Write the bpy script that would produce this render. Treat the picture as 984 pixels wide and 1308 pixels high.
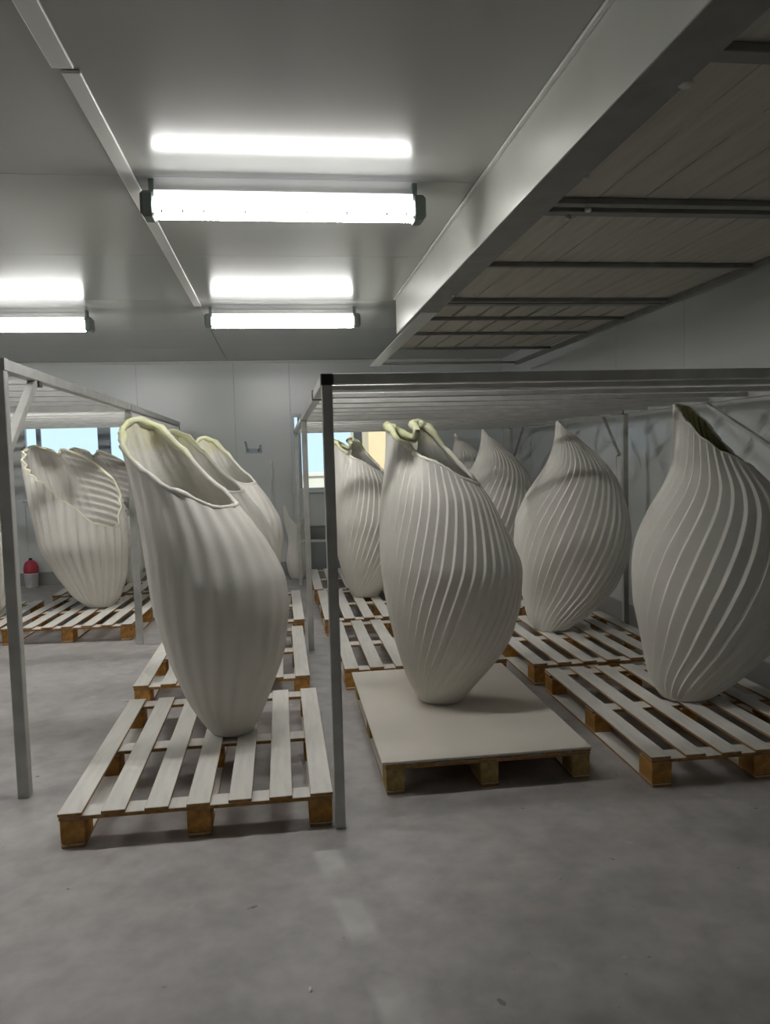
import bpy, bmesh, math, random
from mathutils import Matrix, Vector

random.seed(7)
for o in list(bpy.data.objects):
    bpy.data.objects.remove(o, do_unlink=True)
SC = bpy.context.scene
COL = SC.collection
PI = math.pi

# ------------------------------------------------------------------ camera
cam_d = bpy.data.cameras.new('camera')
cam_d.sensor_fit = 'HORIZONTAL'
cam_d.sensor_width = 36.0
cam_d.lens = 36.0 * 1000.0 / 984.0
cam_d.clip_start = 0.05
cam = bpy.data.objects.new('camera', cam_d)
COL.objects.link(cam)
_d = Vector((-0.134, -0.069, 1.0)).normalized()          # depth axis seen from the camera (x right, y down, z forward)
_k = -0.036
_x = Vector((1.0, _k, -(_d.x + _d.y * _k) / _d.z)).normalized()
_u = _x.cross(_d)
if _u.y > 0:
    _u = -_u
right = Vector((_x.x, _d.x, _u.x))
down = Vector((_x.y, _d.y, _u.y))
fwd = Vector((_x.z, _d.z, _u.z))
M4 = Matrix.Identity(4)
for i in range(3):
    M4[i][0] = right[i]
    M4[i][1] = -down[i]
    M4[i][2] = -fwd[i]
M4[0][3], M4[1][3], M4[2][3] = 0.0, 0.0, 1.5
cam.matrix_world = M4
SC.camera = cam

# ------------------------------------------------------------------ world, exposure
world = bpy.data.worlds.new('overcast_sky')
SC.world = world
world.use_nodes = True
bg = world.node_tree.nodes['Background']
bg.inputs[0].default_value = (0.58, 0.73, 0.88, 1)
bg.inputs[1].default_value = 1.35
SC.view_settings.view_transform = 'Standard'
SC.view_settings.look = 'None'
SC.view_settings.gamma = 1.0
SC.view_settings.use_curve_mapping = False
SC.view_settings.exposure = 0.22
LAMP_STRENGTH = 36.0
sun_d = bpy.data.lights.new('sun', 'SUN')            # hazy daylight outside, from behind the workshop
sun_d.energy = 3.6
sun_d.angle = math.radians(6)
sun_d.color = (1.0, 0.95, 0.86)
sun = bpy.data.objects.new('sun', sun_d)
COL.objects.link(sun)
sun.location = (0, -10, 12)
sun.rotation_euler = (math.radians(42), 0, math.radians(-12))

# ------------------------------------------------------------------ materials
def mat(name, col, rough=0.5, metal=0.0, spec=0.5, noise=0.0, scale=6.0, bump=0.0, bscale=40.0, coat=0.0,
        emit=None, estr=0.0, stretch=(1, 1, 1)):
    m = bpy.data.materials.new(name)
    m.use_nodes = True
    nt = m.node_tree
    N, L = nt.nodes, nt.links
    b = N['Principled BSDF']
    b.inputs['Base Color'].default_value = (*col, 1)
    b.inputs['Roughness'].default_value = rough
    b.inputs['Metallic'].default_value = metal
    b.inputs['Specular IOR Level'].default_value = spec
    b.inputs['Coat Weight'].default_value = coat
    if emit:
        b.inputs['Emission Color'].default_value = (*emit, 1)
        b.inputs['Emission Strength'].default_value = estr
    if noise or bump:
        tc = N.new('ShaderNodeTexCoord')
        mp = N.new('ShaderNodeMapping')
        mp.inputs['Scale'].default_value = stretch
        L.new(tc.outputs['Object'], mp.inputs['Vector'])
    if noise:
        n = N.new('ShaderNodeTexNoise')
        n.inputs['Scale'].default_value = scale
        n.inputs['Detail'].default_value = 6
        L.new(mp.outputs[0], n.inputs['Vector'])
        r = N.new('ShaderNodeValToRGB')
        r.color_ramp.elements[0].position = 0.3
        r.color_ramp.elements[1].position = 0.7
        r.color_ramp.elements[0].color = (*[c * (1 - noise) for c in col], 1)
        r.color_ramp.elements[1].color = (*[min(1, c * (1 + noise)) for c in col], 1)
        L.new(n.outputs['Fac'], r.inputs['Fac'])
        L.new(r.outputs['Color'], b.inputs['Base Color'])
    if bump:
        n2 = N.new('ShaderNodeTexNoise')
        n2.inputs['Scale'].default_value = bscale
        n2.inputs['Detail'].default_value = 3
        L.new(mp.outputs[0], n2.inputs['Vector'])
        bp = N.new('ShaderNodeBump')
        bp.inputs['Strength'].default_value = bump
        bp.inputs['Distance'].default_value = 0.01
        L.new(n2.outputs['Fac'], bp.inputs['Height'])
        L.new(bp.outputs['Normal'], b.inputs['Normal'])
    return m

def pallet_mat(name, wood, dust):
    # raw wood all round, tops whitened by plaster dust
    m = mat(name, wood, 0.7)
    nt = m.node_tree
    N, L = nt.nodes, nt.links
    b = N['Principled BSDF']
    tc = N.new('ShaderNodeTexCoord')
    mp = N.new('ShaderNodeMapping')
    mp.inputs['Scale'].default_value = (14, 2.0, 14)
    L.new(tc.outputs['Object'], mp.inputs['Vector'])
    n = N.new('ShaderNodeTexNoise')
    n.inputs['Scale'].default_value = 2.5
    n.inputs['Detail'].default_value = 6
    L.new(mp.outputs[0], n.inputs['Vector'])
    rw = N.new('ShaderNodeValToRGB')
    rw.color_ramp.elements[0].position = 0.3
    rw.color_ramp.elements[1].position = 0.7
    rw.color_ramp.elements[0].color = (*[c * 0.62 for c in wood], 1)
    rw.color_ramp.elements[1].color = (*[c * 1.25 for c in wood], 1)
    L.new(n.outputs['Fac'], rw.inputs['Fac'])
    rd = N.new('ShaderNodeValToRGB')
    rd.color_ramp.elements[0].position = 0.25
    rd.color_ramp.elements[1].position = 0.6
    rd.color_ramp.elements[0].color = (*[c * 0.86 for c in dust], 1)
    rd.color_ramp.elements[1].color = (*dust, 1)
    L.new(n.outputs['Fac'], rd.inputs['Fac'])
    g = N.new('ShaderNodeNewGeometry')
    sx = N.new('ShaderNodeSeparateXYZ')
    L.new(g.outputs['Normal'], sx.inputs[0])
    mr = N.new('ShaderNodeMapRange')
    mr.inputs['From Min'].default_value = 0.45
    mr.inputs['From Max'].default_value = 0.8
    L.new(sx.outputs['Z'], mr.inputs['Value'])
    mx = N.new('ShaderNodeMix')
    mx.data_type = 'RGBA'
    L.new(mr.outputs[0], mx.inputs['Factor'])
    L.new(rw.outputs[0], mx.inputs['A'])
    L.new(rd.outputs[0], mx.inputs['B'])
    L.new(mx.outputs['Result'], b.inputs['Base Color'])
    return m

def floor_mat():
    m = bpy.data.materials.new('concrete_floor')
    m.use_nodes = True
    nt = m.node_tree
    N, L = nt.nodes, nt.links
    b = N['Principled BSDF']
    tc = N.new('ShaderNodeTexCoord')
    def noise(scale, detail=5):
        n = N.new('ShaderNodeTexNoise')
        n.inputs['Scale'].default_value = scale
        n.inputs['Detail'].default_value = detail
        L.new(tc.outputs['Object'], n.inputs['Vector'])
        return n
    def ramp(src, stops):
        r = N.new('ShaderNodeValToRGB')
        while len(r.color_ramp.elements) < len(stops):
            r.color_ramp.elements.new(0.5)
        for e, (p, c) in zip(r.color_ramp.elements, stops):
            e.position = p
            e.color = (*c, 1)
        L.new(src, r.inputs['Fac'])
        return r
    def mix(fac, a, bb, mode='MIX'):
        x = N.new('ShaderNodeMix')
        x.data_type = 'RGBA'
        x.blend_type = mode
        if isinstance(fac, float):
            x.inputs['Factor'].default_value = fac
        else:
            L.new(fac, x.inputs['Factor'])
        L.new(a, x.inputs['A'])
        L.new(bb, x.inputs['B'])
        return x
    n1 = noise(1.3)
    base = ramp(n1.outputs['Fac'], [(0.3, (0.40, 0.385, 0.375)), (0.7, (0.50, 0.475, 0.47))])
    n2 = noise(9, 8)
    fine = ramp(n2.outputs['Fac'], [(0.3, (0.78, 0.77, 0.76)), (0.7, (1.08, 1.08, 1.07))])
    c1 = mix(1.0, base.outputs[0], fine.outputs[0], 'MULTIPLY')
    # stray dark specks and pale plaster splashes
    n3 = noise(17, 2)
    spk = ramp(n3.outputs['Fac'], [(0.0, (0, 0, 0)), (0.735, (0, 0, 0)), (0.76, (1, 1, 1))])
    dark = N.new('ShaderNodeRGB')
    dark.outputs[0].default_value = (0.22, 0.21, 0.19, 1)
    c2 = mix(spk.outputs[0], c1.outputs['Result'], dark.outputs[0])
    n4 = noise(6.3, 4)
    spl = ramp(n4.outputs['Fac'], [(0.0, (0, 0, 0)), (0.69, (0, 0, 0)), (0.75, (0.5, 0.5, 0.5))])
    pale = N.new('ShaderNodeRGB')
    pale.outputs[0].default_value = (0.66, 0.65, 0.62, 1)
    c3 = mix(spl.outputs[0], c2.outputs['Result'], pale.outputs[0])
    # worn trace of an old floor tape: a straight strip along Y
    sp = N.new('ShaderNodeSeparateXYZ')
    L.new(tc.outputs['Object'], sp.inputs[0])
    def math_(op, a, v):
        k = N.new('ShaderNodeMath')
        k.operation = op
        L.new(a, k.inputs[0])
        if isinstance(v, (int, float)):
            k.inputs[1].default_value = v
        else:
            L.new(v, k.inputs[1])
        return k.outputs[0]
    skew = math_('MULTIPLY', sp.outputs['Y'], 0.158)
    dx = math_('ABSOLUTE', math_('SUBTRACT', math_('ADD', sp.outputs['X'], skew), 1.916), 0)
    edge = N.new('ShaderNodeMapRange')
    edge.inputs['From Min'].default_value = 0.060
    edge.inputs['From Max'].default_value = 0.035
    L.new(dx, edge.inputs['Value'])
    ylim = math_('LESS_THAN', sp.outputs['Y'], 2.9 - 3.075)
    n5 = noise(3.0, 3)
    wear = ramp(n5.outputs['Fac'], [(0.42, (0.03, 0.03, 0.03)), (0.55, (0.75, 0.75, 0.75))])
    f = math_('MULTIPLY', math_('MULTIPLY', edge.outputs[0], ylim), wear.outputs[0])
    tape = N.new('ShaderNodeRGB')
    tape.outputs[0].default_value = (0.66, 0.65, 0.60, 1)
    c4 = mix(f, c3.outputs['Result'], tape.outputs[0])
    L.new(c4.outputs['Result'], b.inputs['Base Color'])
    rr = ramp(n1.outputs['Fac'], [(0.3, (0.42, 0.42, 0.42)), (0.7, (0.55, 0.55, 0.55))])
    L.new(rr.outputs[0], b.inputs['Roughness'])
    bp = N.new('ShaderNodeBump')
    bp.inputs['Strength'].default_value = 0.12
    bp.inputs['Distance'].default_value = 0.004
    L.new(n2.outputs['Fac'], bp.inputs['Height'])
    L.new(bp.outputs['Normal'], b.inputs['Normal'])
    return m

def glass_mat():
    m = bpy.data.materials.new('window_glass')
    m.use_nodes = True
    nt = m.node_tree
    N, L = nt.nodes, nt.links
    N.remove(N['Principled BSDF'])
    tr = N.new('ShaderNodeBsdfTransparent')
    tr.inputs[0].default_value = (0.90, 0.95, 0.98, 1)
    gl = N.new('ShaderNodeBsdfGlossy')
    gl.inputs['Roughness'].default_value = 0.03
    fr = N.new('ShaderNodeFresnel')
    fr.inputs[0].default_value = 1.45
    mx = N.new('ShaderNodeMixShader')
    L.new(fr.outputs[0], mx.inputs[0])
    L.new(tr.outputs[0], mx.inputs[1])
    L.new(gl.outputs[0], mx.inputs[2])
    L.new(mx.outputs[0], N['Material Output'].inputs[0])
    return m

MT = {}
MT['floor'] = floor_mat()
MT['ceil'] = mat('ceiling_panel_gloss', (0.39, 0.395, 0.37), 0.19, spec=0.20, bump=0.02, bscale=3)
MT['seam'] = mat('panel_seam', (0.30, 0.31, 0.30), 0.6)
MT['wall'] = mat('wall_panel', (0.64, 0.665, 0.655), 0.24, spec=0.5, bump=0.02, bscale=3)
MT['trim'] = mat('white_trim', (0.66, 0.66, 0.63), 0.4)
MT['skirt'] = mat('skirting_grey', (0.30, 0.30, 0.29), 0.5)
MT['winframe'] = mat('window_aluminium', (0.62, 0.65, 0.67), 0.35)
MT['sash'] = mat('window_sash_backlit_grey', (0.36, 0.40, 0.44), 0.4)  # mullions' backlit shade is put into this colour; the wall hook shares it
MT['glass'] = glass_mat()
MT['steel'] = mat('grey_steel_tube', (0.50, 0.50, 0.475), 0.42, metal=0.2, noise=0.12, scale=9)
MT['steel_dark'] = mat('dull_steel', (0.22, 0.22, 0.205), 0.5, metal=0.3, noise=0.12, scale=9)
MT['cap'] = mat('black_plastic_cap', (0.012, 0.012, 0.012), 0.45)
MT['beam'] = mat('galvanised_sheet', (0.56, 0.565, 0.52), 0.30, metal=0.25, noise=0.05, scale=3)
MT['plank'] = mat('dusty_plank', (0.44, 0.415, 0.36), 0.7, noise=0.10, scale=4, stretch=(8, 0.6, 8))
MT['bolt'] = mat('plaster_crusted_bolt', (0.62, 0.60, 0.56), 0.7)
MT['diff'] = mat('lamp_diffuser', (0.9, 0.9, 0.9), 0.4, emit=(1.0, 0.99, 0.965), estr=LAMP_STRENGTH)
MT['house'] = mat('lamp_translucent_cover', (0.8, 0.8, 0.84), 0.35, emit=(0.95, 0.95, 1.0), estr=1.1)
MT['lampcap'] = mat('lamp_end_grey', (0.16, 0.19, 0.17), 0.5)
MT['clip'] = mat('lamp_clip_steel', (0.30, 0.30, 0.30), 0.35, metal=0.8)
MT['plaster'] = mat('white_plaster', (0.74, 0.715, 0.66), 0.75, noise=0.035, scale=3, bump=0.10, bscale=70, spec=0.3)
MT['lining'] = mat('plaster_lining', (0.74, 0.715, 0.67), 0.8, noise=0.06, scale=5, bump=0.35, bscale=14, spec=0.2)
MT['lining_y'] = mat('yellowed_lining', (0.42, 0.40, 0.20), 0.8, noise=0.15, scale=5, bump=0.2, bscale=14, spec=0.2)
def rim_mat(name, col, lo, hi):
    m = mat(name, col, 0.6, bump=0.4, bscale=30)
    nt = m.node_tree
    N, L = nt.nodes, nt.links
    b = N['Principled BSDF']
    tc = N.new('ShaderNodeTexCoord')
    sx = N.new('ShaderNodeSeparateXYZ')
    L.new(tc.outputs['Object'], sx.inputs[0])
    n = N.new('ShaderNodeTexNoise')
    n.inputs['Scale'].default_value = 8
    n.inputs['Detail'].default_value = 5
    L.new(tc.outputs['Object'], n.inputs['Vector'])
    ad = N.new('ShaderNodeMath'); ad.operation = 'MULTIPLY_ADD'
    L.new(n.outputs['Fac'], ad.inputs[0]); ad.inputs[1].default_value = 0.5
    L.new(sx.outputs['Z'], ad.inputs[2])
    mr = N.new('ShaderNodeMapRange')
    mr.inputs['From Min'].default_value = lo + .25
    mr.inputs['From Max'].default_value = hi + .25
    L.new(ad.outputs[0], mr.inputs['Value'])
    mx = N.new('ShaderNodeMix'); mx.data_type = 'RGBA'
    L.new(mr.outputs[0], mx.inputs['Factor'])
    mx.inputs['A'].default_value = (0.74, 0.72, 0.66, 1)
    mx.inputs['B'].default_value = (*col, 1)
    L.new(mx.outputs['Result'], b.inputs['Base Color'])
    return m
MT['rim_y'] = rim_mat('yellow_resin_edge', (0.73, 0.74, 0.42), 1.30, 1.56)
MT['lining_a'] = rim_mat('plaster_lining_yellow_edged', (0.68, 0.65, 0.36), 1.42, 1.62)
MT['rim_c'] = mat('cream_resin_edge', (0.77, 0.74, 0.55), 0.6, noise=0.12, scale=9, bump=0.4, bscale=30)
MT['rim_w'] = mat('white_plaster_edge', (0.74, 0.72, 0.64), 0.7, noise=0.05, scale=9, bump=0.2, bscale=30)
MT['pal'] = pallet_mat('dusted_pallet_wood', (0.38, 0.20, 0.06), (0.76, 0.735, 0.68))
MT['pal_b'] = pallet_mat('pallet_block_wood', (0.46, 0.225, 0.05), (0.55, 0.45, 0.30))
MT['pal_p'] = pallet_mat('pale_pallet_block_wood', (0.40, 0.28, 0.10), (0.60, 0.55, 0.42))
MT['ply'] = mat('dusty_plywood', (0.66, 0.61, 0.54), 0.65, noise=0.05, scale=2.5)
MT['red'] = mat('red_plastic', (0.50, 0.05, 0.08), 0.4, noise=0.1, scale=20)
MT['white_pl'] = mat('white_plastic', (0.62, 0.61, 0.60), 0.4)
MT['label'] = mat('faded_label', (0.42, 0.42, 0.45), 0.6)
MT['board'] = mat('grey_board', (0.27, 0.29, 0.285), 0.55, noise=0.05)
MT['cable'] = mat('white_cable', (0.72, 0.72, 0.70), 0.5)
MT['cream'] = mat('cream_render', (0.80, 0.72, 0.58), 0.9, noise=0.04)
MT['peach'] = mat('peach_render', (0.86, 0.62, 0.36), 0.9, noise=0.04)
MT['ground'] = mat('outdoor_paving', (0.40, 0.40, 0.38), 0.9, noise=0.1)
MT['chip'] = mat('plaster_chip', (0.75, 0.74, 0.70), 0.8)

# ------------------------------------------------------------------ helpers
def link(name, mesh, parent=None, loc=(0, 0, 0), rot=(0, 0, 0)):
    o = bpy.data.objects.new(name, mesh)
    COL.objects.link(o)
    o.parent = parent
    o.location = loc
    o.rotation_euler = rot
    return o

def tag(o, label=None, cat=None, group=None, kind=None):
    if label: o['label'] = label
    if cat: o['category'] = cat
    if group: o['group'] = group
    if kind: o['kind'] = kind
    return o

def empty(name, loc, rz=0.0):
    o = bpy.data.objects.new(name, None)
    o.empty_display_size = 0.1
    COL.objects.link(o)
    o.location = loc
    o.rotation_euler = (0, 0, rz)
    return o

_box = {}
def box_mesh(sx, sy, sz, m, bev=0.003):
    key = (round(sx, 4), round(sy, 4), round(sz, 4), m, bev)
    if key in _box:
        return _box[key]
    bm = bmesh.new()
    bmesh.ops.create_cube(bm, size=1.0)
    bmesh.ops.scale(bm, vec=(sx, sy, sz), verts=bm.verts)
    if bev:
        bmesh.ops.bevel(bm, geom=list(bm.edges), offset=min(bev, 0.3 * min(sx, sy, sz)), segments=1, affect='EDGES', profile=0.5)
    me = bpy.data.meshes.new(m + '_box')
    bm.to_mesh(me)
    bm.free()
    me.materials.append(MT[m])
    _box[key] = me
    return me

def box(name, x0, x1, y0, y1, z0, z1, m, parent=None, bev=0.003, off=(0, 0, 0)):
    me = box_mesh(x1 - x0, y1 - y0, z1 - z0, m, bev)
    return link(name, me, parent, ((x0 + x1) / 2 - off[0], (y0 + y1) / 2 - off[1], (z0 + z1) / 2 - off[2]))

def boxes(name, lst, m, parent=None):
    bm = bmesh.new()
    for (x0, x1, y0, y1, z0, z1) in lst:
        r = bmesh.ops.create_cube(bm, size=1.0)
        bmesh.ops.scale(bm, vec=(x1 - x0, y1 - y0, z1 - z0), verts=r['verts'])
        bmesh.ops.translate(bm, vec=((x0 + x1) / 2, (y0 + y1) / 2, (z0 + z1) / 2), verts=r['verts'])
    me = bpy.data.meshes.new(name)
    bm.to_mesh(me)
    bm.free()
    me.materials.append(MT[m])
    return link(name, me, parent)

def beam(name, a, b, w, m, parent=None, bev=0.003):
    a, b = Vector(a), Vector(b)
    d = b - a
    me = box_mesh(w, w, d.length, m, bev)
    o = link(name, me, parent, (a + b) / 2)
    o.rotation_euler = d.to_track_quat('Z', 'Y').to_euler()
    return o

def lathe(name, prof, m, parent=None, loc=(0, 0, 0), n=28):
    verts, faces = [], []
    for (r, z) in prof:
        for i in range(n):
            a = 2 * PI * i / n
            verts.append((r * math.cos(a), r * math.sin(a), z))
    for j in range(len(prof) - 1):
        for i in range(n):
            i2 = (i + 1) % n
            faces.append((j * n + i, j * n + i2, (j + 1) * n + i2, (j + 1) * n + i))
    faces.append(tuple(reversed(range(n))))
    faces.append(tuple(range((len(prof) - 1) * n, len(prof) * n)))
    me = bpy.data.meshes.new(name)
    me.from_pydata(verts, [], faces)
    for p in me.polygons:
        p.use_smooth = True
    me.materials.append(MT[m])
    return link(name, me, parent, loc)

def tube(name, pts, r, m, parent=None, n=8, closed=False):
    pts = [Vector(p) for p in pts]
    verts, faces = [], []
    K = len(pts)
    for i, p in enumerate(pts):
        a = pts[(i - 1) % K] if (closed or i > 0) else p
        b = pts[(i + 1) % K] if (closed or i < K - 1) else p
        d = (b - a).normalized()
        ref = Vector((0, 0, 1)) if abs(d.z) < 0.9 else Vector((1, 0, 0))
        s = d.cross(ref).normalized()
        t = s.cross(d)
        rr = r(i) if callable(r) else r
        for k in range(n):
            an = 2 * PI * k / n
            verts.append(p + s * math.cos(an) * rr + t * math.sin(an) * rr)
    for i in range(K if closed else K - 1):
        j = (i + 1) % K
        for k in range(n):
            k2 = (k + 1) % n
            faces.append((i * n + k, i * n + k2, j * n + k2, j * n + k))
    if not closed:
        faces.append(tuple(reversed(range(n))))
        faces.append(tuple(range((K - 1) * n, K * n)))
    me = bpy.data.meshes.new(name)
    me.from_pydata(verts, [], faces)
    for p in me.polygons:
        p.use_smooth = True
    me.materials.append(MT[m])
    return link(name, me, parent) if parent is not False else me

def dup(root, loc, rz, label, group=None, mats=None):
    r = root.copy()
    COL.objects.link(r)
    r.location = loc
    r.rotation_euler = (0, 0, rz)
    r['label'] = label
    if group: r['group'] = group
    for ch in list(root.children):
        c = ch.copy()
        COL.objects.link(c)
        c.parent = r
        for g in list(ch.children):
            d = g.copy()
            COL.objects.link(d)
            d.parent = c
    return r

# ------------------------------------------------------------------ the room
HC = 2.736
XL, XR, YB, YF = -6.6, 2.95, 10.15, -4.0
tag(box('floor', XL - .15, XR + .15, YF - .15, YB + .15, -0.12, 0.0, 'floor', bev=0), 'grey concrete floor with scuffs and a worn pale tape strip', kind='structure')

ceil = tag(box('ceiling', XL - .15, XR + .15, YF - .15, YB + .15, HC + 0.02, HC + 0.12, 'seam', bev=0), 'glossy grey sandwich panel ceiling', kind='structure')
cl = ceil.location
xs = [XL, -0.615, XR]
ys = [YF, -0.45, 3.60, 4.95, 6.30, 7.65, 9.00, YB]
for i in range(len(xs) - 1):
    for j in range(len(ys) - 1):
        box('ceiling_panel', xs[i] + .002, xs[i + 1] - .002, ys[j] + .0015, ys[j + 1] - .0015, HC, HC + 0.019, 'ceil', ceil, 0.0015, off=cl)

WIN = [(-3.14, -1.74, 1.06, 2.06), (0.15, 1.46, 1.06, 2.06)]
def cells(seams, wins, z1):
    out = []
    for a, b in zip(seams[:-1], seams[1:]):
        w = [q for q in wins if abs(q[0] - a) < .01 and abs(q[1] - b) < .01]
        if w:
            out += [(a, b, 0, w[0][2]), (a, b, w[0][3], z1)]
        else:
            out.append((a, b, 0, z1))
    return out
seams = [XL, -5.5, -4.3, -3.14, -1.74, -0.55, 0.15, 1.46, XR]
CW = cells(seams, WIN, HC)
wb = tag(boxes('wall_back', [(a, b, YB + .012, YB + .12, z0, z1) for a, b, z0, z1 in CW], 'seam'), 'pale grey panel wall at the far end with two windows', kind='structure')
for a, b, z0, z1 in CW:
    box('wall_panel', a + .0015, b - .0015, YB, YB + .011, z0, z1, 'wall', wb, 0.0015)
wr = tag(boxes('wall_right', [(XR + .012, XR + .12, YF, YB + .12, 0, HC)], 'seam'), 'grey panel wall behind the right hand row of vases', kind='structure')
wl = tag(boxes('wall_left', [(XL - .12, XL - .012, YF, YB + .12, 0, HC)], 'seam'), 'grey panel wall on the left', kind='structure')
wf = tag(boxes('wall_front', [(XL - .12, XR + .12, YF - .12, YF - .012, 0, HC)], 'seam'), 'grey panel wall behind the camera', kind='structure')
yy = [YF + 1.1792 * i for i in range(13)]
for a, b in zip(yy[:-1], yy[1:]):
    box('wall_panel', XR, XR + .011, a + .002, b - .002, 0, HC, 'wall', wr, 0.0015)
    box('wall_panel', XL - .011, XL, a + .002, b - .002, 0, HC, 'wall', wl, 0.0015)
for i in range(6):
    w = (XR - XL) / 6
    box('wall_panel', XL + i * w + .002, XL + (i + 1) * w - .002, YF - .011, YF, 0, HC, 'wall', wf, 0.0015)
# skirting and ceiling battens
tag(box('baseboard_back', XL, XR, YB - .02, YB - .0005, 0.0, 0.16, 'skirt'), 'grey skirting along the far wall', kind='structure')
tag(box('baseboard_right', XR - .02, XR - .0005, YF, YB - .021, 0.0, 0.16, 'skirt'), 'grey skirting along the right wall', kind='structure')
tag(box('trim_1', -0.660, -0.592, YF, 2.63, HC - .014, HC - .0005, 'trim'), 'nearer white batten over a ceiling seam', kind='structure')
tag(box('trim_2', -0.640, -0.580, 2.66, 6.50, HC - .012, HC - .0005, 'trim'), 'farther white batten over a ceiling seam', kind='structure')
tag(box('trim_3', XL, XR, YB - .03, YB - .001, HC - .03, HC - .001, 'trim'), 'thin corner trim between far wall and ceiling', kind='structure')

def window(name, x0, x1, z0, z1, mull, label):
    t = empty(name, ((x0 + x1) / 2, YB, z0))
    tag(t, label, kind='structure')
    off = t.location
    fw = 0.045
    y0, y1 = YB - .012, YB + .07
    box('window_frame', x0, x1, y0, y1, z1 - fw, z1, 'winframe', t, off=off)
    box('window_frame', x0, x1, y0, y1, z0, z0 + fw, 'winframe', t, off=off)
    box('window_frame', x0, x0 + fw, y0, y1, z0 + fw, z1 - fw, 'winframe', t, off=off)
    box('window_frame', x1 - fw, x1, y0, y1, z0 + fw, z1 - fw, 'winframe', t, off=off)
    box('window_sill', x0 - .02, x1 + .02, YB - .045, YB - .013, z0 - .02, z0 + .006, 'winframe', t, off=off)
    edges = [x0 + fw]
    for (a, b) in mull:
        box('mullion', a, b, YB + .005, YB + .055, z0 + fw, z1 - fw, 'sash', t, off=off)
        edges += [a, b]
    edges.append(x1 - fw)
    for i in range(0, len(edges), 2):
        a, b = edges[i], edges[i + 1]
        box('pane', a, b, YB + .026, YB + .032, z0 + fw, z1 - fw, 'glass', t, 0, off=off)
    return t
window('window_1', *WIN[0], [(-2.97, -2.92), (-2.24, -2.09)], 'aluminium window in the far wall behind the leftmost vases')
window('window_2', *WIN[1], [(0.235, 0.275), (0.955, 1.065)], 'aluminium window in the far wall, peach building outside')

# outdoors
tag(box('ground', -40, 40, YB + .3, 60, -0.3, -0.15, 'ground', bev=0), 'paved ground outside the windows', kind='structure')
bw = empty('boundary_wall', (-1.4, 14.2, -0.15))
tag(bw, 'low cream wall outside the windows', 'wall')
box('wall_body', -14, 14, 14.1, 14.3, -0.15, 1.16, 'cream', bw, off=bw.location)
box('wall_coping', -14, 14, 14.06, 14.34, 1.16, 1.22, 'cream', bw, off=bw.location)
pb = empty('neighbour_building', (5.2, 17.5, -0.15))
tag(pb, 'peach rendered building seen through the right window', 'building')
box('wall_body', 1.75, 9.0, 15.5, 19.5, -0.15, 6.0, 'peach', pb, off=pb.location)
box('roof', 1.6, 9.15, 15.35, 19.65, 6.0, 6.2, 'cream', pb, off=pb.location)
wd = box('window_casing', 4.4, 5.7, 15.44, 15.5, 1.2, 2.6, 'winframe', pb, off=pb.location)

# ------------------------------------------------------------------ strip lamps
def make_lamp():
    t = empty('strip_lamp', (0, 0, 0))
    bm = bmesh.new()
    # diffuser: rounded trough, 1.14 long
    n = 14
    prof = []
    for i in range(n + 1):
        a = PI + PI * i / n
        prof.append((0.052 * math.cos(a), -0.012 + 0.046 * math.sin(a)))
    prof = [(-0.052, 0.022)] + prof + [(0.052, 0.022)]
    vs = [[bm.verts.new((x, y, z)) for (y, z) in prof] for x in (-0.565, 0.565)]
    for i in range(len(prof) - 1):
        bm.faces.new((vs[0][i], vs[0][i + 1], vs[1][i + 1], vs[1][i]))
    bm.faces.new(vs[0]); bm.faces.new(list(reversed(vs[1])))
    bmesh.ops.recalc_face_normals(bm, faces=bm.faces)
    me = bpy.data.meshes.new('diffuser')
    bm.to_mesh(me); bm.free()
    me.materials.append(MT['diff'])
    link('diffuser', me, t)
    boxes('housing', [(-.57, .57, -.058, -.0525, -.004, .05), (-.57, .57, .0525, .058, -.004, .05), (-.57, .57, -.0525, .0525, .023, .05)], 'house', t)
    for s in (-1, 1):
        c = box('end_cap', s * 0.60 - 0.032, s * 0.60 + 0.032, -0.058, 0.058, -0.060, 0.052, 'lampcap', t, 0.014)
        box('bracket', s * 0.585 - 0.012, s * 0.585 + 0.012, -0.020, 0.020, 0.052, 0.110, 'lampcap', t, 0.002)
    for i in range(13):
        x = -0.54 + 0.09 * i
        for s in (-1,):
            box('clip', x - 0.004, x + 0.004, -0.056, -0.046, -0.045, -0.030, 'clip', t, 0.001)
    return t
lamp0 = make_lamp()
lamp0['category'] = 'lamp'
ZL = HC - 0.112
LAMPS = [(0.067, 3.64, 'large bright strip lamp on the ceiling nearest the camera'),
         (0.067, 6.58, 'bright strip lamp on the ceiling beyond the nearest one'),
         (-2.10, 6.72, 'strip lamp at the left edge, cut off by the frame'),
         (-2.10, 3.64, 'added strip lamp out of view to the left of the nearest one'),  # unseen; follows the lamp spacing, added to brighten the left side
         (-4.27, 3.64, 'added strip lamp out of view over the far left bay'),  # unseen fill lamp, added to brighten the left side
         (-4.27, 6.72, 'added strip lamp out of view at the far left, nearer the windows'),  # unseen fill lamp, added to lift the dark left and back
         ]
for i, (x, y, lb) in enumerate(LAMPS):
    if i == 0:
        lamp0.location = (x, y, ZL); lamp0['label'] = lb; lamp0['group'] = 'strip lamps on the ceiling'
    else:
        dup(lamp0, (x, y, ZL), 0, lb)

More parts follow.
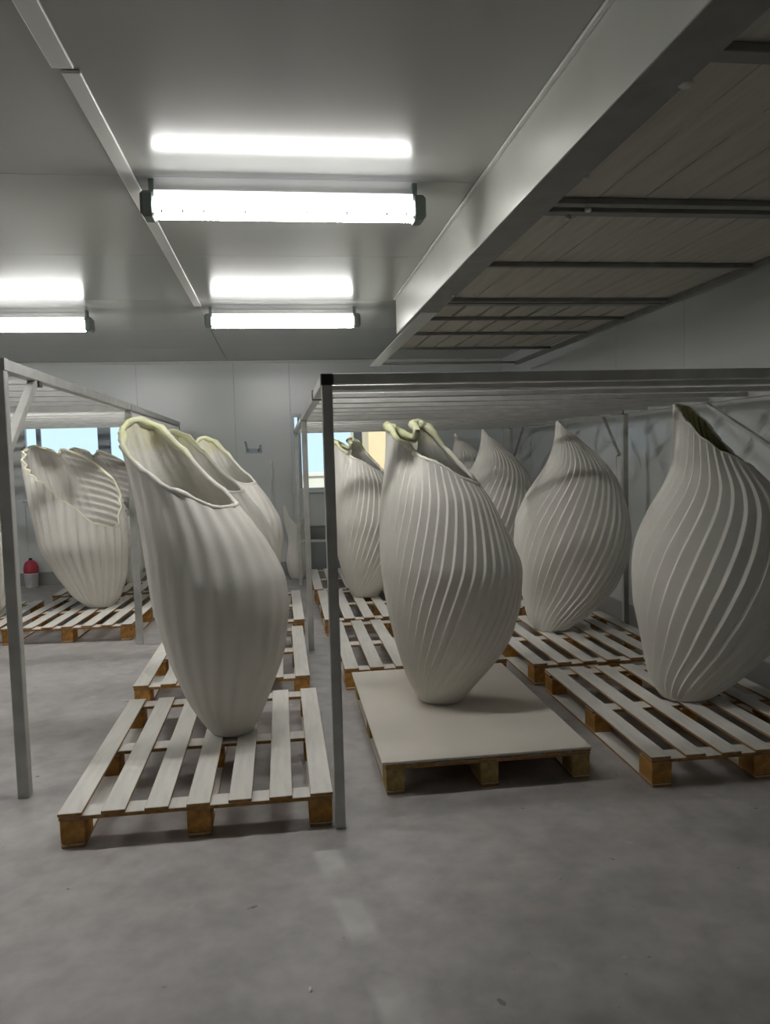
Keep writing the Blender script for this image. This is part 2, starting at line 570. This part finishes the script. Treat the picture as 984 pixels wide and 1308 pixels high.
# ------------------------------------------------------------------ overhead platform
pf = empty('overhead_platform', (1.78, 3.0, 2.455))
tag(pf, 'overhead plank platform with a deep pale metal edge beam, upper right', 'platform')
o = pf.location
PY0, PY1 = -3.0, 8.45
box('edge_beam', 0.950, 0.956, PY0, 6.22, 2.456, HC - .002, 'beam', pf, 0.001, off=o)
box('beam_lip', 0.932, 0.949, PY0, 6.22, HC - .016, HC - .003, 'trim', pf, 0.001, off=o)
box('beam_flange', 0.957, 1.100, PY0, 5.30, 2.456, 2.462, 'steel_dark', pf, 0.001, off=o)
box('beam_flange', 0.985, 1.100, 5.31, PY1, 2.456, 2.464, 'beam', pf, 0.001, off=o)
box('side_rail', 2.600, 2.640, PY0, PY1, 2.456, 2.496, 'steel_dark', pf, off=o)
for (y, w) in [(-2.0, .05), (-.4, .05), (0.9, .05), (1.90, .06), (3.06, .05), (3.17, .06), (4.08, .035), (5.02, .035), (5.12, .07), (5.70, .03), (6.40, .03), (7.3, .03), (8.43, .03)]:
    box('cross_bar', 1.101, 2.599, y - w / 2, y + w / 2, 2.470, 2.494, 'steel_dark', pf, 0.002, off=o)
NP = 8
pw = (2.60 - 1.10) / NP
for i in range(NP):
    x0 = 1.10 + i * pw
    g = 0.004
    box('plank', x0 + g / 2, x0 + pw - g / 2, PY0, 5.10, 2.4955, 2.515, 'plank', pf, 0.002, off=o)
    g = 0.026
    box('plank', x0 + g / 2, x0 + pw - g / 2, 5.104, 7.30, 2.4955, 2.515, 'plank', pf, 0.002, off=o)
bolt_me = None
def blob(name, loc, r, m, parent, off):
    bm = bmesh.new()
    bmesh.ops.create_icosphere(bm, subdivisions=2, radius=r)
    for v in bm.verts:
        v.co *= 1 + random.uniform(-.12, .12)
        v.co.z *= 0.7
    me = bpy.data.meshes.new(name)
    bm.to_mesh(me); bm.free()
    for p in me.polygons: p.use_smooth = True
    me.materials.append(MT[m])
    return link(name, me, parent, Vector(loc) - Vector(off))
for (x, y, r) in [(1.10, 2.02, .020), (1.105, 2.72, .014), (1.13, 3.72, .012), (1.08, 4.75, .012), (1.26, 3.08, .014), (1.22, 3.19, .014)]:
    blob('bolt', (x, y, 2.460), r, 'bolt', pf, o)

# ------------------------------------------------------------------ tube racks
def rack(name, x0, x1, ypos, zt, w, nsl, label, near='x0', caps=True, extra=None, zl=None):
    t = empty(name, ((x0 + x1) / 2, ypos[0], 0))
    tag(t, label, 'rack')
    o = t.location
    h = w / 2
    for x in (x0, x1):
        for y in ypos:
            p = box('post', x - h, x + h, y - h, y + h, 0, zt - w - .001, 'steel', t, off=o)
            if caps:
                c = link('corner_cap', box_mesh(w + .006, w + .006, w + .004, 'cap', 0.004), p, (0, 0, zt / 2))
                c.location = (0, 0, (zt - w - .001) / 2 + w / 2)
        for a, b in zip(ypos[:-1], ypos[1:]):
            box('side_rail', x - h, x + h, a + h + .004, b - h - .004, zt - w, zt, 'steel', t, off=o)
    for y in ypos:
        box('end_rail', x0 + h + .004, x1 - h - .004, y - h, y + h, zt - w, zt, 'steel', t, off=o)
    for a, b in zip(ypos[:-1], ypos[1:]):
        for i in range(1, nsl + 1):
            y = a + (b - a) * i / (nsl + 1)
            box('slat', x0 + h, x1 - h, y - .025, y + .025, zt - .032, zt - .007, 'steel', t, off=o)
    return t
RZ = 1.822
rr_ = rack('storage_rack', 0.19, 2.77, [3.085, 6.05, 9.21], RZ, 0.042, 6, 'grey steel tube rack standing over the right hand vases, black corner caps')
o = rr_.location
def sub(p): return Vector(p) - o
beam('brace', sub((2.77, 9.10, 1.45)), sub((2.77, 8.72, 1.79)), 0.03, 'steel', rr_)
beam('brace', sub((2.77, 3.20, 1.10)), sub((2.77, 4.85, 1.79)), 0.025, 'steel', rr_)
beam('brace', sub((2.77, 6.16, 1.45)), sub((2.77, 6.5, 1.79)), 0.03, 'steel', rr_)
link('joint_cap', box_mesh(.052, .045, .05, 'cap', .004), rr_, sub((0.19, 3.87, RZ - .021)))
box('lower_rail', 0.212, 1.30, 9.195, 9.225, 0.50, 0.53, 'steel', rr_, off=o)

LZ = 1.965
rl_ = rack('storage_rack', -1.20, -3.9, [3.64, 6.58, 9.62], LZ, 0.052, 6, 'grey steel tube rack over the leftmost pallet, diagonal brace at its front post', caps=False)
o2 = rl_.location
beam('brace', Vector((-1.20, 3.668, 1.56)) - o2, Vector((-1.20, 4.12, 1.915)) - o2, 0.04, 'steel', rl_)
link('joint_cap', box_mesh(.058, .06, .03, 'cap', .004), rl_, Vector((-1.20, 4.14, LZ - .066)) - o2)

# ------------------------------------------------------------------ pallets
PW, PD = 1.07, 1.46
def make_pallet(blockm='pal_b', top=True):
    t = empty('wooden_pallet', (0, 0, 0))
    bw_, bd = 0.095, 0.13
    for x in (-PW / 2 + 0.05, 0, PW / 2 - 0.05):
        box('bottom_board', x - .045, x + .045, -PD / 2, PD / 2, 0, 0.014, 'pal', t, .002)
        for y in (-PD / 2 + bd / 2 + .004, 0, PD / 2 - bd / 2 - .004):
            box('block', x - bw_ / 2, x + bw_ / 2, y - bd / 2, y + bd / 2, 0.014, 0.110, blockm, t, .004)
    for y in (-PD / 2 + .052, 0, PD / 2 - .052):
        box('cross_board', -PW / 2, PW / 2, y - .05, y + .05, 0.110, 0.127, 'pal', t, .002)
    n = 7
    bwid = 0.092
    for i in range(n):
        x = -PW / 2 + bwid / 2 + (PW - bwid) * i / (n - 1)
        b = box('top_board', x - bwid / 2, x + bwid / 2, -PD / 2 - .002, PD / 2 + .002, 0.127, 0.141, 'pal', t, .002)
        b.location.y += random.uniform(-.006, .006)
        b.rotation_euler.z = random.uniform(-.004, .004)
    return t
pal0 = make_pallet()
pal0['category'] = 'pallet'
PALG = 'wooden pallets on the floor'
PALS = [
    (-0.372, 3.83, 0.0, 'whitened wooden pallet under the nearest vase, left of the front rack post'),
    (-0.40, 5.57, 0.0, 'whitened pallet just behind the nearest pallet, in the left centre row'),
    (-0.38, 7.28, 0.0, 'third pallet back in the left centre row, mostly hidden by the vases'),
    (0.90, 5.66, 0.0, 'whitened pallet directly behind the plywood topped one'),
    (0.86, 7.22, 0.0, 'far pallet under the yellow tipped vase behind the plywood topped pallet'),
    (0.84, 8.75, 0.0, 'farthest pallet of the row behind the plywood topped one, near the window'),
    (2.12, 3.91, -0.01, 'whitened pallet at the right edge under the rightmost vase'),
    (2.10, 5.50, 0.0, 'whitened pallet under the second vase of the right row'),
    (2.12, 7.35, 0.0, 'dim pallet under the nearer of the two pointed far vases'),
    (2.08, 8.92, 0.0, 'dim pallet under the farther of the two pointed far vases'),
    (-1.78, 7.50, -0.06, 'whitened pallet beneath the left rack, under the ribbed open vase'),
    (-2.93, 7.42, 0.0, 'pallet cut off by the left edge, behind the left rack post'),
    (-1.86, 9.16, 0.0, 'pallet at the far wall behind the ribbed open vase on the left'),
]
for i, (x, y, rz, lb) in enumerate(PALS):
    if i == 0:
        pal0.location = (x, y, 0); pal0.rotation_euler.z = rz
        pal0['label'] = lb; pal0['group'] = PALG
    else:
        dup(pal0, (x, y, 0), rz, lb)
# the pallet with a sheet of plywood
pp = make_pallet('pal_p')
tag(pp, 'wooden pallet with pale blocks carrying the plywood sheet', 'pallet', PALG)
pp.location = (0.885, 4.07, 0); pp.scale = (0.885, 1.0, 1.0)
tag(box('plywood_sheet', 0.395, 1.36, 3.325, 4.80, 0.1415, 0.153, 'ply', bev=.002), 'pale dusty plywood sheet lying on the centre pallet', 'plywood')

# ------------------------------------------------------------------ vases
def interp(tab, z):
    if z <= tab[0][0]: return tab[0][1:]
    for a, b in zip(tab[:-1], tab[1:]):
        if z <= b[0]:
            f = (z - a[0]) / (b[0] - a[0])
            return tuple(a[k] + (b[k] - a[k]) * f for k in range(1, len(a)))
    return tab[-1][1:]

def smooth_tab(tab, step=0.02, it=6):
    z0, z1 = tab[0][0], tab[-1][0]
    n = int(round((z1 - z0) / step))
    rows = [[z0 + (z1 - z0) * i / n, *interp(tab, z0 + (z1 - z0) * i / n)] for i in range(n + 1)]
    for _ in range(it):
        new = [r[:] for r in rows]
        for i in range(1, n):
            for k in range(1, len(rows[0])):
                new[i][k] = (rows[i - 1][k] + 2 * rows[i][k] + rows[i + 1][k]) / 4
        rows = new
    return [tuple(r) for r in rows]

def rim_fn(keys):
    # keys: (degrees, z), periodic, cosine-smoothed
    ks = sorted(keys)
    def f(u):
        d = math.degrees(u) % 360
        for i in range(len(ks)):
            a = ks[i]
            b = ks[(i + 1) % len(ks)]
            bd = b[0] + (360 if i == len(ks) - 1 else 0)
            dd = d if d >= a[0] else d + 360
            if a[0] <= dd <= bd:
                t = (dd - a[0]) / (bd - a[0])
                t = (1 - math.cos(PI * t)) / 2 * 0.6 + t * 0.4
                return a[1] + (b[1] - a[1]) * t
        return ks[0][1]
    return f

P_SAMPLES = [0.0, 0.025, 0.10, 0.165, 0.195, 0.235, 0.55, 0.95]
def rib_shape(p):
    return p / 0.195 if p < 0.195 else 1 - (p - 0.195) / 0.805

def build_vase(name, prof, rim, ribs, amp, twist, pinches=(), veins=(), nt=64, thick=0.016, rimr=0.010,
               lining='lining', rimm='rim_c', rib_fn=None, wave=0.0, soft=False, zk=1.025, rk=1.02, lean=0.0, puff=0.0):
    """prof rows: (z, centre offset x, centre offset y, radius)"""
    tab = smooth_tab([(z * zk, (cx + lean * z) * rk, cy, r * rk) for (z, cx, cy, r) in prof])
    zr = rim_fn([(a, z * zk) for (a, z) in rim])
    U = []
    for k in range(ribs):
        for p in ([i / 8 for i in range(8)] if soft else P_SAMPLES):
            U.append((2 * PI * (k + p) / ribs, p))
    nu = len(U)
    def point(v, p, s, inset):
        # v: rib coordinate at the foot; ribs wind with height
        z = zr0[v] * s
        u = v + twist * z
        cx, cy, r = interp(tab, z)
        env = min(1.0, 0.25 + z / 0.35)
        a = amp * env * min(1.0, r / 0.30)
        if rib_fn: a *= rib_fn(u, z)
        sh = rib_shape(p) if not soft else (abs(math.sin(PI * p)) if soft == 'scallop' else 0.5 - 0.5 * math.cos(2 * PI * p))
        rr = r - a * 0.5 + a * sh - inset
        for (deg, wid, dep, z0, z1) in pinches:
            d = (math.degrees(u) - deg + 180) % 360 - 180
            k = max(0.0, min(1.0, (z - z0) / (z1 - z0)))
            rr -= dep * k * k * (3 - 2 * k) * math.exp(-(d / wid) ** 2)
        for (deg, wid, av, sp, tilt) in veins:
            d = (math.degrees(u) - deg + 180) % 360 - 180
            ph = ((z - tilt * d / 57.3) / sp) % 1.0
            rr += av * math.exp(-(d / wid) ** 4) * (rib_shape(ph) - .5) * min(1, max(0, z - .35) * 4)
        if wave:
            rr += wave * math.sin(7 * u + 5 * z) * max(0, z - .9)
        rr = max(rr, 0.006)
        return Vector((cx + rr * math.cos(u), cy + rr * math.sin(u), z))
    zr0 = {}
    for (v, p) in U:
        z = 1.3
        for _ in range(6):
            z = 0.5 * z + 0.5 * zr(v + twist * z)
        zr0[v] = z
    def grid(inset, s0):
        rows = []
        for j in range(nt + 1):
            s = s0 + (1 - s0) * j / nt
            rows.append([point(v, p, s, inset) for (v, p) in U])
        return rows
    root = empty(name, (0, 0, 0))
    def mk(nm, rows, m, flip=False, cap=True):
        verts = [v for r in rows for v in r]
        faces = []
        for j in range(len(rows) - 1):
            for i in range(nu):
                i2 = (i + 1) % nu
                f = (j * nu + i, j * nu + i2, (j + 1) * nu + i2, (j + 1) * nu + i)
                faces.append(tuple(reversed(f)) if flip else f)
        if cap:
            f = tuple(range(nu))
            faces.append(f if flip else tuple(reversed(f)))
        me = bpy.data.meshes.new(nm)
        me.from_pydata([tuple(v) for v in verts], [], faces)
        for p in me.polygons: p.use_smooth = True
        if cap: me.polygons[-1].use_smooth = False
        me.materials.append(MT[m])
        return link(nm, me, root)
    outer = grid(0.0, 0.0)
    inner = grid(thick, 0.03)
    mk('body', outer, 'plaster')
    mk('lining', inner, lining, flip=True)
    ring = [(a + b) / 2 for a, b in zip(outer[-1], inner[-1])]
    step = 4
    pts = [ring[i] for i in range(0, nu, step)]
    jit = [1 + random.uniform(-.3, .35) for _ in pts]
    zt = max(p.z for p in pts)
    me_r = tube('rim', pts, lambda i: rimr * jit[i] * (1 + puff * max(0.0, 1 - (zt - pts[i].z) / 0.18)), rimm, parent=False, closed=True)
    link('rim', me_r, root)
    return root

VG = 'white plaster vases on the pallets'
VZ = 0.1425
# --- leaning cup mouthed vase (three in the left centre row)
profA = [(0, 0.0, 0, .10), (.03, -.005, 0, .125), (.15, -.02, 0, .19), (.38, -.03, .0, .28), (.61, -.055, 0, .325), (.77, -.08, 0, .325),
         (.96, -.15, 0, .285), (1.15, -.245, 0, .225), (1.30, -.325, 0, .185), (1.44, -.375, 0, .165), (1.54, -.40, 0, .16)]
rimA = [(0, 1.10), (30, 1.20), (60, 1.38), (90, 1.50), (130, 1.53), (170, 1.47), (205, 1.40), (240, 1.28), (270, 1.19), (310, 1.10)]
vA = build_vase('vase', profA, rimA, 22, 0.011, math.radians(24), lean=.05, puff=.7, rimr=.013, rimm='rim_y', lining='lining_a', soft=True, wave=.015,
                rib_fn=lambda u, z: 0.35 + 0.65 * max(0, math.cos(u - math.radians(285))))
tag(vA, 'large white vase leaning left, nearest the camera on the front left pallet', 'vase', VG)
vA.location = (-0.285, 3.92, VZ)
dup(vA, (-0.33, 5.58, VZ), 0.05, 'white cup mouthed vase directly behind the nearest vase')
dup(vA, (-0.30, 7.30, VZ), -0.10, 'third white vase of the left centre row, rounded tip before the wall')
# --- split mouthed ribbed vase under the left rack
profC = [(0, 0, 0, .12), (.03, -.01, 0, .15), (.10, -.03, 0, .215), (.30, -.075, 0, .30), (.57, -.15, 0, .385), (.90, -.205, 0, .40),
         (1.15, -.265, 0, .385), (1.30, -.33, 0, .35), (1.42, -.41, 0, .285), (1.52, -.45, 0, .22)]
rimC = [(0, .98), (35, 1.22), (65, 1.42), (90, 1.47), (105, 1.40), (125, 1.47), (150, 1.50), (185, 1.45), (215, 1.28), (240, 1.17), (270, .98), (300, .78), (330, .72)]
vC = build_vase('vase', profC, rimC, 28, 0.036, math.radians(10), lean=.06, pinches=[(112, 9, .26, .90, 1.30)], rimr=.012, rimm='rim_c', nt=130, soft='scallop',
                veins=[(48, 52, .030, .075, .10)], rib_fn=lambda u, z: 1 - .9 * math.exp(-((((math.degrees(u) - 48 + 180) % 360) - 180) / 55) ** 4))
tag(vC, 'ribbed white vase with split open mouth before the left window', 'vase', VG)
vC.location = (-1.74, 7.68, VZ)
dup(vC, (-2.71, 7.42, VZ), 0.3, 'white vase cut off by the left edge of the picture')
dup(vC, (-1.80, 9.15, VZ), -0.2, 'white vase hidden behind the ribbed open vase at the far wall')
# --- two lobed spiral vase (centre row)
profD = [(0, -.01, 0, .115), (.02, -.01, 0, .13), (.105, 0, 0, .19), (.22, .03, 0, .26), (.33, .048, 0, .31), (.50, .05, 0, .355), (.72, .035, 0, .377),
         (.87, -.005, 0, .345), (1.09, -.06, 0, .285), (1.17, -.09, 0, .245), (1.30, -.13, 0, .195), (1.42, -.150, 0, .175), (1.50, -.155, 0, .17)]
rimD = [(0, 1.20), (30, 1.33), (60, 1.46), (85, 1.49), (105, 1.46), (118, 1.40), (140, 1.46), (170, 1.47), (200, 1.45), (222, 1.38), (245, 1.32), (270, 1.28), (315, 1.17), (340, 1.14)]
vD = build_vase('vase', profD, rimD, 42, 0.0105, math.radians(58), lean=.035, puff=0.9,
                rib_fn=lambda u, z: (0.62 + 0.38 * math.cos(u - math.radians(235))) * (1.0 if z < 1.0 else max(.35, 1 - (z - 1.0) * 1.6)), pinches=[(112, 17, .15, 1.12, 1.42), (240, 14, .06, 1.15, 1.35)], rimr=.012, rimm='rim_y', lining='lining_a')
tag(vD, 'spiral ribbed white vase with yellow two lobed mouth on the plywood sheet', 'vase', VG)
vD.location = (0.845, 4.16, 0.1535)
dup(vD, (0.79, 7.50, VZ), 0.12, 'white vase with yellow green tips far behind the plywood topped pallet')
# --- drop shaped vase with narrow oblique neck (right row)
profH = [(0, -.03, 0, .13), (.02, -.02, 0, .15), (.095, .01, 0, .225), (.29, .095, 0, .335), (.47, .12, 0, .40), (.65, .13, 0, .425), (.826, .13, 0, .413),
         (1.0, .135, 0, .345), (1.12, .125, 0, .265), (1.22, .09, 0, .195), (1.32, .055, 0, .155), (1.44, .03, 0, .135), (1.56, .02, 0, .13)]
rimI = [(0, 1.25), (25, 1.36), (50, 1.47), (90, 1.55), (135, 1.56), (180, 1.53), (210, 1.45), (240, 1.36), (270, 1.29), (310, 1.23), (340, 1.21)]
vI = build_vase('vase', profH, rimI, 31, 0.017, math.radians(50), lean=.02, rimr=.008, rimm='rim_w', lining='lining_y')
tag(vI, 'drop shaped spiral vase with an open olive toned neck at the right edge', 'vase', VG)
vI.location = (2.19, 3.97, VZ)
profH2 = [(0, -.03, 0, .13), (.02, -.02, 0, .15), (.095, .01, 0, .225), (.29, .095, 0, .335), (.47, .12, 0, .40), (.65, .13, 0, .425), (.826, .13, 0, .413),
          (1.0, .145, 0, .35), (1.12, .165, 0, .285), (1.22, .165, .0, .215), (1.32, .135, .0, .150), (1.39, .100, .0, .098), (1.46, .072, .0, .060), (1.56, .050, 0, .036)]
rimH = [(0, 1.42), (45, 1.43), (90, 1.47), (140, 1.53), (190, 1.545), (235, 1.52), (280, 1.46), (320, 1.43)]
vH = build_vase('vase', profH2, rimH, 38, 0.0135, math.radians(54), lean=.005, rimr=.006, rimm='rim_w', lining='lining_y')
tag(vH, 'drop shaped spiral vase with closed pointed tip, second in the right row', 'vase', VG)
vH.location = (2.05, 5.71, VZ)
dup(vH, (1.93, 7.45, VZ), 0.06, 'nearer of the two pointed spiral vases at the far end of the right row')
dup(vH, (1.93, 8.66, VZ), -0.08, 'farther of the two pointed spiral vases, peeping out behind the centre vase')

# small vase by the far wall
profJ = [(0, 0, 0, .085), (.05, 0, 0, .115), (.18, 0, 0, .14), (.32, 0, 0, .13), (.44, 0, 0, .10), (.52, 0, 0, .105), (.62, 0, 0, .135), (.72, 0, 0, .15), (.90, -.02, 0, .15)]
rimJ = [(0, .74), (45, .70), (90, .66), (150, .72), (195, .88), (215, .90), (240, .72), (290, .64), (330, .72)]
vJ = build_vase('vase', profJ, rimJ, 12, 0.010, 0.2, nt=30, rimr=.006, rimm='rim_w', soft=True)
tag(vJ, 'small waisted white vase on the floor by the far wall, left of the window', 'vase', VG)
vJ.location = (0.17, 9.72, 0)

# ------------------------------------------------------------------ small things
bk = empty('paint_bucket', (-3.07, 10.0, 0))
tag(bk, 'white bucket with a round red lid on the floor by the far wall', 'bucket')
lathe('bucket_body', [(.070, 0), (.076, .01), (.082, .16), (.085, .165), (.085, .178), (.078, .18)], 'white_pl', bk)
lathe('lid', [(.086, .180), (.088, .20), (.086, .25), (.070, .30), (.045, .325), (.02, .335)], 'red', bk)
lathe('lid_knob', [(.018, .336), (.022, .345), (.018, .358), (.008, .362)], 'cap', bk, n=14)
box('bucket_label', -.035, .035, -.0865, -.0805, .04, .13, 'label', bk)

gb = empty('grey_board', (1.05, 9.98, 0))
tag(gb, 'dull grey board standing against the far wall below the right window', 'board')
box('sheet', -.70, .70, -.02, .02, 0.0, .60, 'board', gb)
box('top_rail', -.71, .71, -.028, .028, .601, .625, 'steel_dark', gb)

pts = [(-0.115 + .012 * math.sin(i * .9), 10.12, 1.44 - .86 * i / 14) for i in range(15)]
cb = empty('hanging_cable', (0, 0, 0))
tag(cb, 'thin white cable hanging down the far wall', 'cable')
tube('cord', pts, .008, 'cable', cb)
box('cable_clip', -.135, -.095, 10.115, 10.149, 1.42, 1.47, 'cable', cb)
hk = empty('wall_hook', (-0.33, 10.15, 1.60))
tag(hk, 'small grey double hook on the far wall above the cable', 'hook')
box('back_plate', -.10, .10, -.015, -.0005, -.03, .03, 'sash', hk)
tube('prong', [(-.07, -.015, .0), (-.08, -.05, .02), (-.09, -.06, .07), (-.10, -.055, .12)], .014, 'sash', hk)
tube('prong', [(.06, -.015, .0), (.07, -.05, .01), (.08, -.06, .04), (.09, -.055, .07)], .012, 'sash', hk)

def chip(loc, s, lb):
    bm = bmesh.new()
    bmesh.ops.create_icosphere(bm, subdivisions=1, radius=1)
    for v in bm.verts:
        v.co = Vector((v.co.x * s[0], v.co.y * s[1], (v.co.z * 0.5 + 0.45) * s[2])) * random.uniform(.85, 1.15)
    zmin = min(v.co.z for v in bm.verts)
    for v in bm.verts: v.co.z -= zmin
    me = bpy.data.meshes.new('plaster_chip')
    bm.to_mesh(me); bm.free()
    me.materials.append(MT['chip'])
    return tag(link('plaster_chip', me, None, loc), lb, 'chip', 'plaster chips on the floor')
chip((0.03, 2.12, 0), (.005, .014, .006), 'tiny white plaster chip on the floor at the bottom centre')
chip((-1.02, 5.00, 0), (.050, .008, .008), 'white plaster sliver on the floor left of the second pallet')
chip((0.92, 2.55, 0), (.006, .005, .004), 'tiny white plaster crumb on the floor right of centre')
